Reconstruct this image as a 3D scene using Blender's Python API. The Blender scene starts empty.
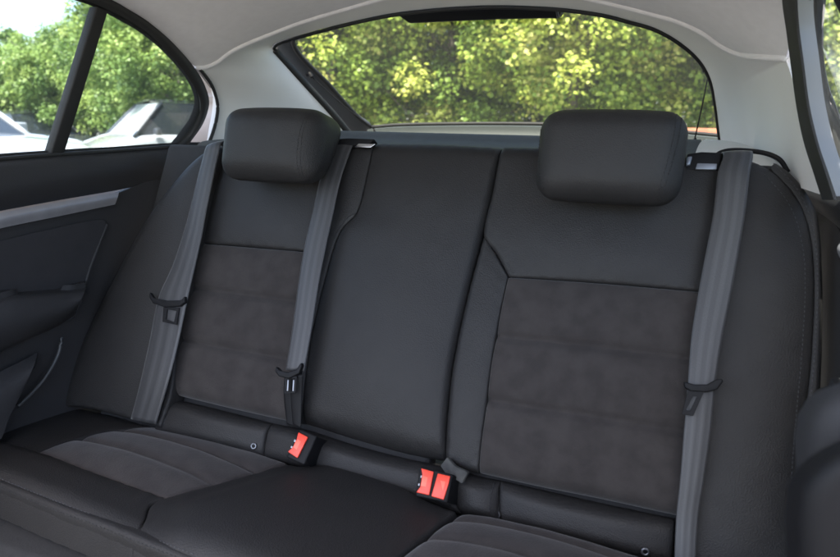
import bpy, math, random
import numpy as np
from mathutils import Vector as V
from mathutils.bvhtree import BVHTree
R = math.radians
random.seed(4); rng = np.random.default_rng(7)
scene = bpy.context.scene
col = scene.collection

# ------------------------------------------------------------------ camera
CAM = V((0.38, 0.0, 1.12))
_x = V((.944, .329, .026)).normalized()              # camera right in the car's axes
_f = V((-.315, .922, -.223)); _f = (_f - _x * _f.dot(_x)).normalized()
_d = _f.cross(_x)                                      # image down
FPX = 621.0
def W(px, py): return _x * (px - 420) + _d * (py - 278.5) + _f * FPX
from mathutils import Matrix
m = Matrix((_x, -_d, -_f)).transposed().to_4x4(); m.translation = CAM
cd = bpy.data.cameras.new('camera'); cam = bpy.data.objects.new('camera', cd); col.objects.link(cam)
cam.matrix_world = m
cd.sensor_width = 36; cd.lens = 36 * FPX / 840; cd.clip_start = .02; cd.clip_end = 500
cd.dof.use_dof = True; cd.dof.focus_distance = 1.15; cd.dof.aperture_fstop = 5.2
scene.camera = cam

def plane(px, py, O, N):
    w = W(px, py); return CAM + w * ((O - CAM).dot(N) / w.dot(N))
def atx(px, py, x): return plane(px, py, V((x, 0, 0)), V((1, 0, 0)))
def aty(px, py, y): return plane(px, py, V((0, y, 0)), V((0, 1, 0)))
def atz(px, py, z): return plane(px, py, V((0, 0, z)), V((0, 0, 1)))
def onsurf(px, py, f):
    w = W(px, py).normalized(); lo, hi = .3, 6.0
    g = lambda s: (CAM + w * s).z - f((CAM + w * s).x, (CAM + w * s).y)
    for _ in range(60):
        mid = (lo + hi) / 2
        if g(mid) < 0: lo = mid
        else: hi = mid
    return CAM + w * lo

# ------------------------------------------------------------------ materials
def nodes(name):
    mt = bpy.data.materials.new(name); mt.use_nodes = True
    nt = mt.node_tree; return mt, nt, nt.nodes['Principled BSDF'], nt.nodes['Material Output']
def mat(name, c, rough=.5, c2=None, scale=20, bump=0, bscale=300, sheen=0, metal=0, coat=0, spec=.5, detail=4, stretch=None, kind='noise', rv=.06):
    mt, nt, b, out = nodes(name); N = nt.nodes; L = nt.links
    b.inputs['Roughness'].default_value = rough; b.inputs['Metallic'].default_value = metal
    b.inputs['Sheen Weight'].default_value = sheen; b.inputs['Coat Weight'].default_value = coat
    b.inputs['Sheen Roughness'].default_value = .4
    b.inputs['Specular IOR Level'].default_value = spec
    tc = N.new('ShaderNodeTexCoord'); mp = N.new('ShaderNodeMapping'); L.new(tc.outputs['Object'], mp.inputs[0])
    if stretch: mp.inputs['Scale'].default_value = stretch
    n = N.new('ShaderNodeTexNoise'); n.inputs['Scale'].default_value = scale; n.inputs['Detail'].default_value = detail
    L.new(mp.outputs[0], n.inputs['Vector'])
    cr = N.new('ShaderNodeValToRGB'); cr.color_ramp.elements[0].position = .35; cr.color_ramp.elements[1].position = .65
    cr.color_ramp.elements[0].color = (*c, 1); cr.color_ramp.elements[1].color = (*(c2 or [k * 1.12 for k in c]), 1)
    L.new(n.outputs['Fac'], cr.inputs[0]); L.new(cr.outputs[0], b.inputs['Base Color'])
    # uneven gloss
    mr = N.new('ShaderNodeMapRange'); mr.inputs['To Min'].default_value = max(.05, rough - rv); mr.inputs['To Max'].default_value = min(1, rough + rv)
    n3 = N.new('ShaderNodeTexNoise'); n3.inputs['Scale'].default_value = scale * .6 + 3; L.new(tc.outputs['Object'], n3.inputs['Vector'])
    L.new(n3.outputs['Fac'], mr.inputs[0]); L.new(mr.outputs[0], b.inputs['Roughness'])
    if bump:
        if kind == 'voronoi':
            t = N.new('ShaderNodeTexVoronoi'); t.inputs['Scale'].default_value = bscale; o = t.outputs['Distance']
        else:
            t = N.new('ShaderNodeTexNoise'); t.inputs['Scale'].default_value = bscale; t.inputs['Detail'].default_value = 3; o = t.outputs['Fac']
        L.new(tc.outputs['Object'], t.inputs['Vector'])
        bp = N.new('ShaderNodeBump'); bp.inputs['Strength'].default_value = bump; bp.inputs['Distance'].default_value = .0008
        L.new(o, bp.inputs['Height']); L.new(bp.outputs[0], b.inputs['Normal'])
    return mt
M = {}
M['leather'] = mat('leather', (.0180, .0172, .0172), .54, (.0194, .0185, .0185), 30, .5, 480, kind='voronoi', spec=.26, rv=.015)
M['suede'] = mat('suede', (.031, .0275, .0268), .95, (.041, .0365, .0352), 34, .9, 340, sheen=.15, detail=9, spec=.15)
M['headliner'] = mat('headliner_cloth', (.69, .675, .67), .95, (.72, .705, .70), 60, .35, 700, sheen=.2, spec=.1)
M['pillar'] = mat('grey_pillar_plastic', (.66, .65, .63), .55, (.69, .68, .66), 8, .2, 600)
M['darkplastic'] = mat('charcoal_plastic', (.040, .043, .046), .5, None, 8, .5, 500)
M['softdark'] = mat('soft_dark_door_trim', (.024, .024, .026), .68, None, 8, .5, 450, spec=.28)
M['clothdark'] = mat('dark_door_cloth', (.018, .018, .021), .95, None, 30, .6, 400)
M['black'] = mat('black_plastic', (.007, .007, .008), .6, spec=.2)
M['steel'] = mat('dull_steel', (.22, .23, .25), .4, metal=.8)
M['rubber'] = mat('black_rubber', (.012, .012, .012), .7)
M['silver'] = mat('satin_silver_trim', (.36, .36, .39), .4, None, 30, .1, 500, metal=.6)
M['paint'] = mat('beige_silver_paint', (.42, .38, .36), .5, None, 4, coat=.2)
M['jamb'] = mat('jamb_paint_shade_in_colour', (.15, .145, .14), .5, None, 4)  # same body paint made darker: shade of the right jamb in the colour
M['chrome'] = mat('bright_metal', (.6, .62, .65), .22, metal=1)
M['shelf'] = mat('grey_shelf_felt', (.046, .048, .045), .9, (.054, .056, .053), 40, .5, 500)
M['lowertrim'] = mat('pale_tailgate_trim', (.036, .044, .043), .7, None, 8)
M['thread'] = mat('grey_thread', (.034, .034, .038), .7)
M['darkthread'] = mat('dark_thread', (.012, .012, .013), .7)
M['red'] = mat('red_plastic', (.68, .045, .020), .36, None, 8)
M['redhighlight'] = mat('red_plastic_painted_highlight', (.76, .13, .08), .45, None, 8)  # paler red paints the highlight on the buckle buttons
M['carpet'] = mat('dark_carpet', (.015, .015, .016), .95, None, 60, .8, 300)
M['tagwhite'] = mat('pale_metal_ring', (.22, .24, .28), .35, metal=.5)
M['wgrey'] = mat('worn_grey_cloth', (.07, .07, .066), .95, (.03, .03, .03), 60)
M['carwhite'] = mat('white_car_paint', (.36, .38, .41), .25, None, 3, coat=1)
M['cardark'] = mat('dark_car_paint', (.03, .035, .045), .25, None, 3, coat=1)
M['shade'] = mat('windscreen_painted_sky_glare', (.42, .47, .52), .1, (.52, .58, .62), 2, coat=1)  # pale colour paints the bright sky reflection on the windscreen
M['tyre'] = mat('tyre_rubber', (.015, .015, .015), .8)
M['lamp'] = mat('lamp_lens', (.6, .6, .6), .1, None, 3)
M['bark'] = mat('bark', (.09, .075, .06), .9, (.16, .14, .12), 9, 1, 40)
M['fence'] = mat('weathered_fence_wood', (.10, .095, .085), .85, (.17, .16, .14), 6, .6, 60)
M['rust'] = mat('rusty_red_steel', (.42, .14, .07), .7, (.30, .09, .05), 12)
M['ground'] = mat('pale_dusty_asphalt', (.15, .145, .135), .95, (.22, .21, .19), 1.5, .5, 80)
M['grass'] = mat('rough_grass', (.05, .09, .02), .95, (.09, .12, .035), 3, 1, 30)

def webbing_mat(name, c, c2):
    mt, nt, b, out = nodes(name); N = nt.nodes; L = nt.links
    b.inputs['Roughness'].default_value = .5; b.inputs['Sheen Weight'].default_value = .25; b.inputs['Sheen Roughness'].default_value = .3
    uv = N.new('ShaderNodeUVMap'); sp = N.new('ShaderNodeSeparateXYZ'); L.new(uv.outputs[0], sp.inputs[0])
    # four long ribs
    mu = N.new('ShaderNodeMath'); mu.operation = 'MULTIPLY'; mu.inputs[1].default_value = 3 * 2 * math.pi; L.new(sp.outputs[0], mu.inputs[0])
    si = N.new('ShaderNodeMath'); si.operation = 'COSINE'; L.new(mu.outputs[0], si.inputs[0])
    mr = N.new('ShaderNodeMapRange'); mr.inputs[1].default_value = -.5; mr.inputs[2].default_value = .6; L.new(si.outputs[0], mr.inputs[0])
    mx = N.new('ShaderNodeMix'); mx.data_type = 'RGBA'; mx.inputs[6].default_value = (*c2, 1); mx.inputs[7].default_value = (*c, 1)
    L.new(mr.outputs[0], mx.inputs[0])
    mp = N.new('ShaderNodeMapping'); mp.inputs['Scale'].default_value = (28, 500, 1); L.new(uv.outputs[0], mp.inputs[0])
    ns = N.new('ShaderNodeTexNoise'); ns.inputs['Scale'].default_value = 1.5; ns.inputs['Detail'].default_value = 2; L.new(mp.outputs[0], ns.inputs['Vector'])
    m2 = N.new('ShaderNodeMix'); m2.data_type = 'RGBA'; m2.blend_type = 'MULTIPLY'; m2.inputs[0].default_value = .8
    L.new(mx.outputs[2], m2.inputs[6]); L.new(ns.outputs['Fac'], m2.inputs[7]); L.new(m2.outputs[2], b.inputs['Base Color'])
    bp = N.new('ShaderNodeBump'); bp.inputs['Strength'].default_value = .3; bp.inputs['Distance'].default_value = .0004
    ad = N.new('ShaderNodeMath'); ad.operation = 'ADD'; L.new(si.outputs[0], ad.inputs[0]); L.new(ns.outputs['Fac'], ad.inputs[1])
    L.new(ad.outputs[0], bp.inputs['Height']); L.new(bp.outputs[0], b.inputs['Normal'])
    return mt
M['webbing'] = webbing_mat('belt_webbing', (.074, .074, .077), (.052, .052, .055))

def glass_mat(name, tint, dust=.03):
    mt = bpy.data.materials.new(name); mt.use_nodes = True; nt = mt.node_tree; N = nt.nodes; L = nt.links
    N.clear(); out = N.new('ShaderNodeOutputMaterial'); tr = N.new('ShaderNodeBsdfTransparent'); tr.inputs[0].default_value = (*tint, 1)
    gl = N.new('ShaderNodeBsdfGlossy'); gl.inputs['Roughness'].default_value = .01; gl.inputs[0].default_value = (1, 1, 1, 1)
    mx = N.new('ShaderNodeMixShader'); lw = N.new('ShaderNodeLayerWeight'); lw.inputs[0].default_value = .5
    pw = N.new('ShaderNodeMath'); pw.operation = 'POWER'; pw.inputs[1].default_value = 5; L.new(lw.outputs['Facing'], pw.inputs[0])
    fr = N.new('ShaderNodeMath'); fr.operation = 'MULTIPLY_ADD'; fr.inputs[1].default_value = .5; fr.inputs[2].default_value = .02; L.new(pw.outputs[0], fr.inputs[0])
    L.new(fr.outputs[0], mx.inputs[0]); L.new(tr.outputs[0], mx.inputs[1]); L.new(gl.outputs[0], mx.inputs[2]); tl = N.new('ShaderNodeBsdfTranslucent'); tl.inputs[0].default_value = (.8, .8, .78, 1); m3 = N.new('ShaderNodeMixShader'); m3.inputs[0].default_value = dust
    L.new(mx.outputs[0], m3.inputs[1]); L.new(tl.outputs[0], m3.inputs[2]); L.new(m3.outputs[0], out.inputs[0])
    return mt
M['rearglass'] = glass_mat('tinted_rear_glass', (.90, .90, .85), .006)
M['sideglass'] = glass_mat('clear_side_glass', (.84, .86, .84), .010)
M['carglass'] = mat('car_window_glass', (.02, .025, .03), .05, None, 3, coat=1)

# ------------------------------------------------------------------ object helpers
def root(name, label, cat, loc=(0, 0, 0), group=None):
    o = bpy.data.objects.new(name, None); col.objects.link(o); o.location = loc; o.empty_display_size = .1
    o['label'] = label; o['category'] = cat
    if group: o['group'] = group
    return o
def wloc(o):
    l = V((0, 0, 0))
    while o: l += o.location; o = o.parent
    return l
def mesh(name, vs, fs, mt, parent=None, smooth=True, uvs=None, label=None):
    """vertices in world space; parents only ever translate"""
    me = bpy.data.meshes.new(name)
    off = wloc(parent) if parent else V((0, 0, 0))
    me.from_pydata([tuple(V(v) - off) for v in vs], [], fs)
    if uvs is not None:
        ul = me.uv_layers.new(name='UVMap')
        for lp in me.loops: ul.data[lp.index].uv = uvs[lp.vertex_index]
    me.materials.append(mt); me.update()
    if smooth:
        me.polygons.foreach_set('use_smooth', [True] * len(me.polygons))
    o = bpy.data.objects.new(name, me); col.objects.link(o); o.parent = parent
    if label: o['label'] = label
    return o
def solid(o, th, off=-1):
    md = o.modifiers.new('solid', 'SOLIDIFY'); md.thickness = th; md.offset = off; return o
def bevel(o, w, seg=3):
    md = o.modifiers.new('bevel', 'BEVEL'); md.width = w; md.segments = seg; md.limit_method = 'ANGLE'; md.angle_limit = R(35)
    return o
def setg(o, **k):
    for a, b in k.items(): o[a] = b
    return o

def catmull(pts, n, s=None):
    pts = [V(p) for p in pts]
    if len(pts) == 1: return [pts[0].copy() for _ in range(n)]
    d = [0]
    for a, b in zip(pts, pts[1:]): d.append(d[-1] + max(1e-9, (b - a).length))
    T = d[-1]; out = []
    ss = s if s is not None else [i / (n - 1) for i in range(n)]
    for u in ss:
        t = min(max(u, 0), 1) * T; k = 0
        while k < len(d) - 2 and d[k + 1] < t: k += 1
        h = d[k + 1] - d[k]; x = (t - d[k]) / h
        p0, p1 = pts[k], pts[k + 1]
        # limited tangents
        m0 = (pts[k + 1] - pts[k - 1]) / (d[k + 1] - d[k - 1]) if k > 0 else (p1 - p0) / h
        m1 = (pts[k + 2] - pts[k]) / (d[k + 2] - d[k]) if k + 2 < len(pts) else (p1 - p0) / h
        x2, x3 = x * x, x * x * x
        out.append(p0 * (2 * x3 - 3 * x2 + 1) + m0 * h * (x3 - 2 * x2 + x) + p1 * (-2 * x3 + 3 * x2) + m1 * h * (x3 - x2))
    return out
def dense(n, k=.75):
    r = []
    for i in range(n):
        t = i / (n - 1); c = (1 - math.cos(math.pi * t)) / 2; r.append(t * (1 - k) + c * k)
    return r
def grid_faces(nu, nv, off=0, flip=False, closed=False):
    f = []
    for j in range(nv - 1):
        for i in range(nu - 1 if not closed else nu):
            i2 = (i + 1) % nu
            q = [off + j * nu + i, off + j * nu + i2, off + (j + 1) * nu + i2, off + (j + 1) * nu + i]
            f.append(q[::-1] if flip else q)
    return f
def loft(name, curves, mt, parent, nu=40, nv=12, thick=.004, away=None, label=None, smooth=True):
    """a smooth skin through several 3-D curves, thickened away from the cabin"""
    rows = [catmull(c, nu) for c in curves]
    cols = [catmull([r[i] for r in rows], nv) for i in range(nu)]
    vs = [cols[i][j] for j in range(nv) for i in range(nu)]
    n = nu * nv
    back = []
    for j in range(nv):
        for i in range(nu):
            a = cols[min(i + 1, nu - 1)][j] - cols[max(i - 1, 0)][j]; b = cols[i][min(j + 1, nv - 1)] - cols[i][max(j - 1, 0)]
            nn = a.cross(b)
            nn = nn.normalized() if nn.length > 1e-12 else V((0, 0, 1))
            if away is not None:
                if nn.dot(away) < 0: nn = -nn
            elif nn.dot(cols[i][j] - V((0, .3, 1.0))) < 0: nn = -nn
            back.append(cols[i][j] + nn * thick)
    fs = grid_faces(nu, nv) + grid_faces(nu, nv, n, True)
    ring = [i for i in range(nu)] + [j * nu + nu - 1 for j in range(1, nv)] + [(nv - 1) * nu + i for i in range(nu - 2, -1, -1)] + [j * nu for j in range(nv - 2, 0, -1)]
    for a, b in zip(ring, ring[1:] + ring[:1]): fs.append([b, a, a + n, b + n])
    o = mesh(name, vs + back, fs, mt, parent, smooth, label=label)
    fixn(o)
    if smooth:
        md = o.modifiers.new('es', 'EDGE_SPLIT'); md.split_angle = R(50)
    return o
import bmesh
def fixn(o):
    bm = bmesh.new(); bm.from_mesh(o.data); bmesh.ops.recalc_face_normals(bm, faces=bm.faces); bm.to_mesh(o.data); bm.free()
def tube(name, pts, r, mt, parent, n=60, sides=8, closed=False, flat=1.0, label=None, up=None):
    P = catmull(pts, n); vs = []; fs = []
    for k, p in enumerate(P):
        t = (P[min(k + 1, n - 1)] - P[max(k - 1, 0)]).normalized()
        u = V(up) if up is not None else V((0, 0, 1))
        if abs(t.dot(u.normalized())) > .95: u = V((1, 0, 0))
        a = t.cross(u).normalized(); b = t.cross(a).normalized()
        for i in range(sides):
            an = 2 * math.pi * i / sides; vs.append(p + a * (math.cos(an) * r) + b * (math.sin(an) * r * flat))
    fs = grid_faces(sides, n, closed=True)
    fs.append(list(range(sides))[::-1]); fs.append([(n - 1) * sides + i for i in range(sides)])
    return mesh(name, vs, fs, mt, parent, label=label)
def prism(name, poly, vec, mt, parent, bev=.002, label=None, seg=3, smooth=True):
    n = len(poly); vs = [V(p) for p in poly] + [V(p) + V(vec) for p in poly]
    fs = [list(range(n)), [n + i for i in range(n)][::-1]] + [[(i + 1) % n, i, n + i, n + (i + 1) % n] for i in range(n)]
    o = mesh(name, vs, fs, mt, parent, smooth, label=label); fixn(o)
    if bev: bevel(o, bev, seg)
    return o
def obox(name, c, ax, ay, az, mt, parent, bev=.003, label=None):
    """box with half-axis vectors"""
    c, ax, ay, az = V(c), V(ax), V(ay), V(az)
    return prism(name, [c - ax - ay - az, c + ax - ay - az, c + ax + ay - az, c - ax + ay - az], az * 2, mt, parent, bev, label)
def box(name, a, b, mt, parent, bev=.003, label=None):
    a, b = V(a), V(b); c = (a + b) / 2; h = (b - a) / 2
    return obox(name, c, (h.x, 0, 0), (0, h.y, 0), (0, 0, h.z), mt, parent, bev, label)

# upholstered panel: Coons patch between four 3-D curves, rounded into its seams
def panel(name, bottom, right, top, left, Nv, mt, parent, nu=48, nv=48, edge=(.006, .006, .006, .006), dep=(.006, .006, .006, .006),
          bulge=.008, chans=(), chan_dep=.004, chan_w=.012, vert=False, skirt=.035, wr=.0012, label=None, fn=None, pil=.006):
    Nv = V(Nv).normalized(); S = dense(nu); T = dense(nv)
    B = catmull(bottom, nu, S); Tp = catmull(top, nu, S); Lf = catmull(left, nv, T); Rt = catmull(right, nv, T)
    wb = (B[0] - B[-1]).length; ht = (Lf[0] - Lf[-1]).length
    P = []
    for j in range(nv):
        for i in range(nu):
            s, t = S[i], T[j]
            p = (1 - t) * B[i] + t * Tp[i] + (1 - s) * Lf[j] + s * Rt[j] - ((1 - s) * (1 - t) * B[0] + s * (1 - t) * B[-1] + (1 - s) * t * Tp[0] + s * t * Tp[-1])
            w = (Rt[j] - Lf[j]).length; h = (Tp[i] - B[i]).length
            hh = 0
            for d, r, D in ((t * h, edge[0], dep[0]), ((1 - s) * w, edge[1], dep[1]), ((1 - t) * h, edge[2], dep[2]), (s * w, edge[3], dep[3])):
                if d < r: hh -= D * (1 - math.sqrt(max(0, 1 - (1 - d / r) ** 2)))
            hh += bulge * (1 - (2 * s - 1) ** 2) ** .8 * (1 - (2 * t - 1) ** 4)
            q = s if vert else t; Lq = w if vert else h
            if chans:
                cc_ = [0] + list(chans) + [1]
                for c1, c2 in zip(cc_, cc_[1:]):
                    if c1 <= q <= c2: hh += pil * (1 - (2 * (q - c1) / (c2 - c1) - 1) ** 2)
            for c0 in chans:
                dd = abs(q - c0) * Lq
                if dd < 3 * chan_w: hh -= chan_dep * math.exp(-(dd / chan_w) ** 1.2 * 1.6)
            ph = p.x * 31 + p.z * 23 + p.y * 17
            hh += wr * .4 * (math.sin(ph) * math.sin(p.z * 41 - p.x * 19 + 1.3) + .5 * math.sin(p.x * 83 + 2) * math.sin(p.z * 67 + p.y * 40))
            if skirt == .035 and not chans:
                de = min(s * w, (1 - s) * w, t * h, (1 - t) * h)
                hh += .0006 * math.exp(-de / .014) * (math.sin(p.x * 190 + p.z * 230 + p.y * 90) + .7 * math.sin(p.z * 340 - p.x * 270 + 1))
            if fn: hh += fn(s, t, p)
            P.append(p + Nv * hh)
    n = len(P)
    ring = [i for i in range(nu)] + [j * nu + nu - 1 for j in range(1, nv)] + [(nv - 1) * nu + i for i in range(nu - 2, -1, -1)] + [j * nu for j in range(nv - 2, 0, -1)]
    fs = grid_faces(nu, nv); m_ = len(ring)
    for k in ring: P.append(P[k] - Nv * skirt)
    for k in range(m_):
        a, b = ring[k], ring[(k + 1) % m_]; fs.append([b, a, n + k, n + (k + 1) % m_])
    o = mesh(name, P, fs, mt, parent, label=label); fixn(o)
    return o
bvhs = {}
def bvh(objs):
    vs = []; fs = []
    for o in objs:
        off = wloc(o); b = len(vs)
        vs += [v.co + off for v in o.data.vertices]; fs += [[b + i for i in p.vertices] for p in o.data.polygons]
    return BVHTree.FromPolygons(vs, fs)
def cast(tree, px, py, lift=.0):
    h = tree.ray_cast(CAM, W(px, py).normalized())
    if h[0] is None: return None
    n = h[1]
    if n.dot(W(px, py)) > 0: n = -n
    return h[0] + n * lift, n
def stitches(name, pxs, objs, parent, mt, pitch=.0065, ln=.0042, r=.0007, lift=.0004, n=400):
    tr = bvh(objs); P = []
    for p in catmull([V((a, b, 0)) for a, b in pxs], n):
        h = cast(tr, p.x, p.y, lift)
        if h: P.append(h)
    vs = []; fs = []; acc = 0; last = None; nxt = 0
    for k in range(1, len(P)):
        seg = (P[k][0] - P[k - 1][0]); acc += seg.length
        if acc >= nxt and seg.length > 1e-6 and seg.length < .03:
            t = seg.normalized(); nn = P[k][1]; sd = t.cross(nn).normalized(); c = P[k][0]; b = len(vs)
            for u, rr in ((-ln / 2, .35), (-ln / 3, 1), (ln / 3, 1), (ln / 2, .35)):
                for a in range(6):
                    an = a * math.pi / 3; vs.append(c + t * u + sd * math.cos(an) * r * rr + nn * math.sin(an) * r * rr * .8)
            fs += grid_faces(6, 4, b, closed=True); fs += [[b + i for i in range(6)], [b + 18 + i for i in range(6)]]
            nxt = acc + pitch
    if not vs: return None
    return mesh(name, vs, fs, mt, parent)
def seamline(name, pxs, objs, parent, mt, r=.0012, n=80, lift=0.0):
    tr = bvh(objs); P = []
    for p in catmull([V((a, b, 0)) for a, b in pxs], n):
        h = cast(tr, p.x, p.y, lift)
        if h: P.append(h[0])
    return tube(name, P, r, mt, parent, n=len(P), sides=6)

# ------------------------------------------------------------------ rear seat geometry frames
TILT = R(25)
NB = V((0, -math.cos(TILT), math.sin(TILT)))           # backrest normal, towards the cabin
RB = V((0, math.sin(TILT), math.cos(TILT)))            # up along the backrest
DB = 1.03
def bk(px, py, h=0): return plane(px, py, CAM - NB * (DB - h), NB)
def bks(l, h=0): return [bk(a, b, h) for a, b in l]
CO = V((0, .87, 1.12 - .568)); ct = .12
NC = V((0, ct, 1)).normalized()
def cu(px, py, h=0): return plane(px, py, CO + NC * h, NC)
def cus(l, h=0): return [cu(a, b, h) for a, b in l]

# =================== wide backrest (left and centre)
wide = root('split_rear_seat', 'wide left and centre section of the black leather rear backrest with grey suede insert', 'seat backrest', bk(300, 430) + V((0, .06, 0)), 'two split sections of the rear backrest')
A = panel('side_bolster', bks([(46, 405), (90, 409), (132, 420), (160, 428)], .012), bks([(160, 428), (172, 392), (178, 340), (190, 290), (200, 243), (208, 205), (219, 165), (226, 146)], .012),
          bks([(206, 149), (215, 145), (226, 146)], .012), bks([(46, 405), (72, 345), (102, 285), (137, 222), (170, 178), (190, 157), (206, 149)], .012),
          NB, M['leather'], wide, 60, 80, (.008, .004, .02, .05), (.006, .004, .02, .045), .016, wr=.0006)
Bp = panel('shoulder_panel', bks([(200, 243), (250, 247), (312, 252)]), bks([(312, 252), (327, 205), (337, 172), (343, 140)]),
           bks([(219, 150), (280, 143), (343, 140)]), bks([(200, 243), (208, 205), (219, 150)]), NB, M['leather'], wide, 50, 40, (.006, .004, .03, .004), (.006, .004, .028, .004), .012)
Ci = panel('suede_insert', bks([(168, 394), (225, 408), (288, 422)]), bks([(288, 422), (292, 380), (299, 320), (312, 252)]),
           bks([(200, 243), (250, 247), (312, 252)]), bks([(168, 394), (178, 340), (190, 290), (200, 243)]), NB, M['suede'], wide, 56, 90,
           (.022, .006, .006, .006), (.02, .006, .006, .006), .010, (.35, .69), .009, .0085, wr=.0008)
Dp = panel('inner_bolster', bks([(288, 422), (300, 424)]), bks([(300, 424), (311, 340), (328, 268), (340, 232), (357, 212), (368, 170), (374, 138)]),
           bks([(343, 140), (374, 138)]), bks([(288, 422), (292, 380), (299, 320), (312, 252), (327, 205), (343, 140)]), NB, M['leather'], wide, 30, 70,
           (.01, .004, .03, .005), (.01, .003, .028, .006), .004)
Ep = panel('centre_panel', bks([(300, 424), (350, 440), (400, 454), (444, 463)]), bks([(444, 463), (446, 420), (452, 365), (466, 298), (482, 232), (492, 190), (501, 142)]),
           bks([(374, 138), (430, 138.5), (501, 142)]), bks([(300, 424), (311, 340), (328, 268), (340, 232), (357, 212), (368, 170), (374, 138)]), NB, M['leather'], wide, 60, 80,
           (.04, .012, .035, .006), (.03, .012, .032, .003), .022)
seamline('seam', [(357, 212), (348, 217), (340, 228), (333, 240)], [Dp, Ep], wide, M['darkthread'], .0012)
# =================== narrow backrest (right)
nar = root('split_rear_seat', 'narrow right-hand section of the black leather rear backrest with wide suede insert', 'seat backrest', bk(640, 520) + V((0, .06, 0)), 'two split sections of the rear backrest')
Fp = panel('inner_bolster', bks([(444, 463), (462, 470), (478, 474)]), bks([(478, 474), (484, 425), (494, 350), (508, 277)]), bks([(483, 235), (495, 253), (508, 277)]),
           bks([(444, 463), (446, 420), (452, 365), (466, 298), (483, 235)]), NB, M['leather'], nar, 30, 60, (.012, .004, .004, .012), (.012, .004, .003, .012), .006)
Gp = panel('shoulder_panel', bks([(508, 277), (600, 283), (706, 292)]), bks([(706, 292), (718, 240), (728, 200), (736, 157)]), bks([(501, 142), (600, 144), (690, 152), (736, 157)]),
           bks([(508, 277), (495, 253), (483, 235), (492, 190), (501, 142)]), NB, M['leather'], nar, 60, 50, (.006, .001, .03, .010), (.005, .0, .028, .009), .012)
Ii = panel('suede_insert', bks([(478, 474), (540, 488), (600, 500), (682, 518)]), bks([(682, 518), (687, 450), (694, 370), (706, 292)]), bks([(508, 277), (600, 283), (706, 292)]),
           bks([(478, 474), (484, 425), (494, 350), (508, 277)]), NB, M['suede'], nar, 60, 100, (.022, .004, .006, .006), (.02, .003, .005, .005), .010, (.36, .685), .009, .0085, wr=.0008)
Hp = panel('side_bolster', bks([(676, 600), (730, 612), (790, 622)], .0), bks([(790, 622), (796, 540), (803, 440), (812, 350), (814, 270), (808, 225), (795, 195), (770, 168)], .0),
           bks([(736, 157), (752, 159), (770, 168)], .0), bks([(676, 600), (682, 518), (687, 450), (694, 370), (706, 292), (718, 240), (728, 200), (736, 157)], .0), NB, M['leather'], nar, 56, 120,
           (.006, .006, .02, .001), (.004, .002, .012, .0), .009, wr=.0014)
Jp = panel('outer_piping', bks([(790, 622), (802, 626), (812, 630)], 0), bks([(812, 630), (812, 540), (819, 440), (824, 350), (824, 270), (819, 214), (806, 188), (791, 171), (777, 161)], 0),
           bks([(770, 168), (773.5, 164), (777, 161)], 0), bks([(790, 622), (796, 540), (803, 440), (812, 350), (814, 270), (808, 225), (795, 195), (770, 168)], 0), NB, M['leather'], nar, 16, 120,
           (.004, .010, .003, .003), (.0, .012, .001, .001), .002, skirt=.07, wr=.0)
outer = [(790, 622), (796, 540), (803, 440), (812, 350), (814, 270), (808, 225), (795, 195), (770, 168)]
sh = lambda l, dx, dy=0: [(a + dx, b + dy) for a, b in l]
stitches('stitching', [(788, 540), (794, 440), (802, 350), (805, 272), (799, 230), (787, 201), (764, 174)], [Hp], nar, M['thread'])
stitches('stitching', [(800, 540), (807, 440), (815, 350), (817.5, 270), (811.5, 222), (797, 189), (774, 164)], [Jp, Hp], nar, M['thread'])
# dark board behind the padding
for rt, xa, xb in ((wide, 90, 436), (nar, 452, 770)):
    c = [bk(xa, 420, -.05), bk(xb, 440, -.05)]; x0, x1 = c[0].x, c[1].x
    if rt is wide: x0 = -.62
    else: x1 = .60
    p = bk(440, 300, -.03); lo = p - RB * .40; hi = p + RB * .285
    lo = V((x0, lo.y, lo.z)); hi = V((x0, hi.y, hi.z))
    prism('backing_board', [lo, hi, hi - NB * .05, lo - NB * .05], V((x1 - x0, 0, 0)), M['carpet'], rt, .012)

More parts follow.
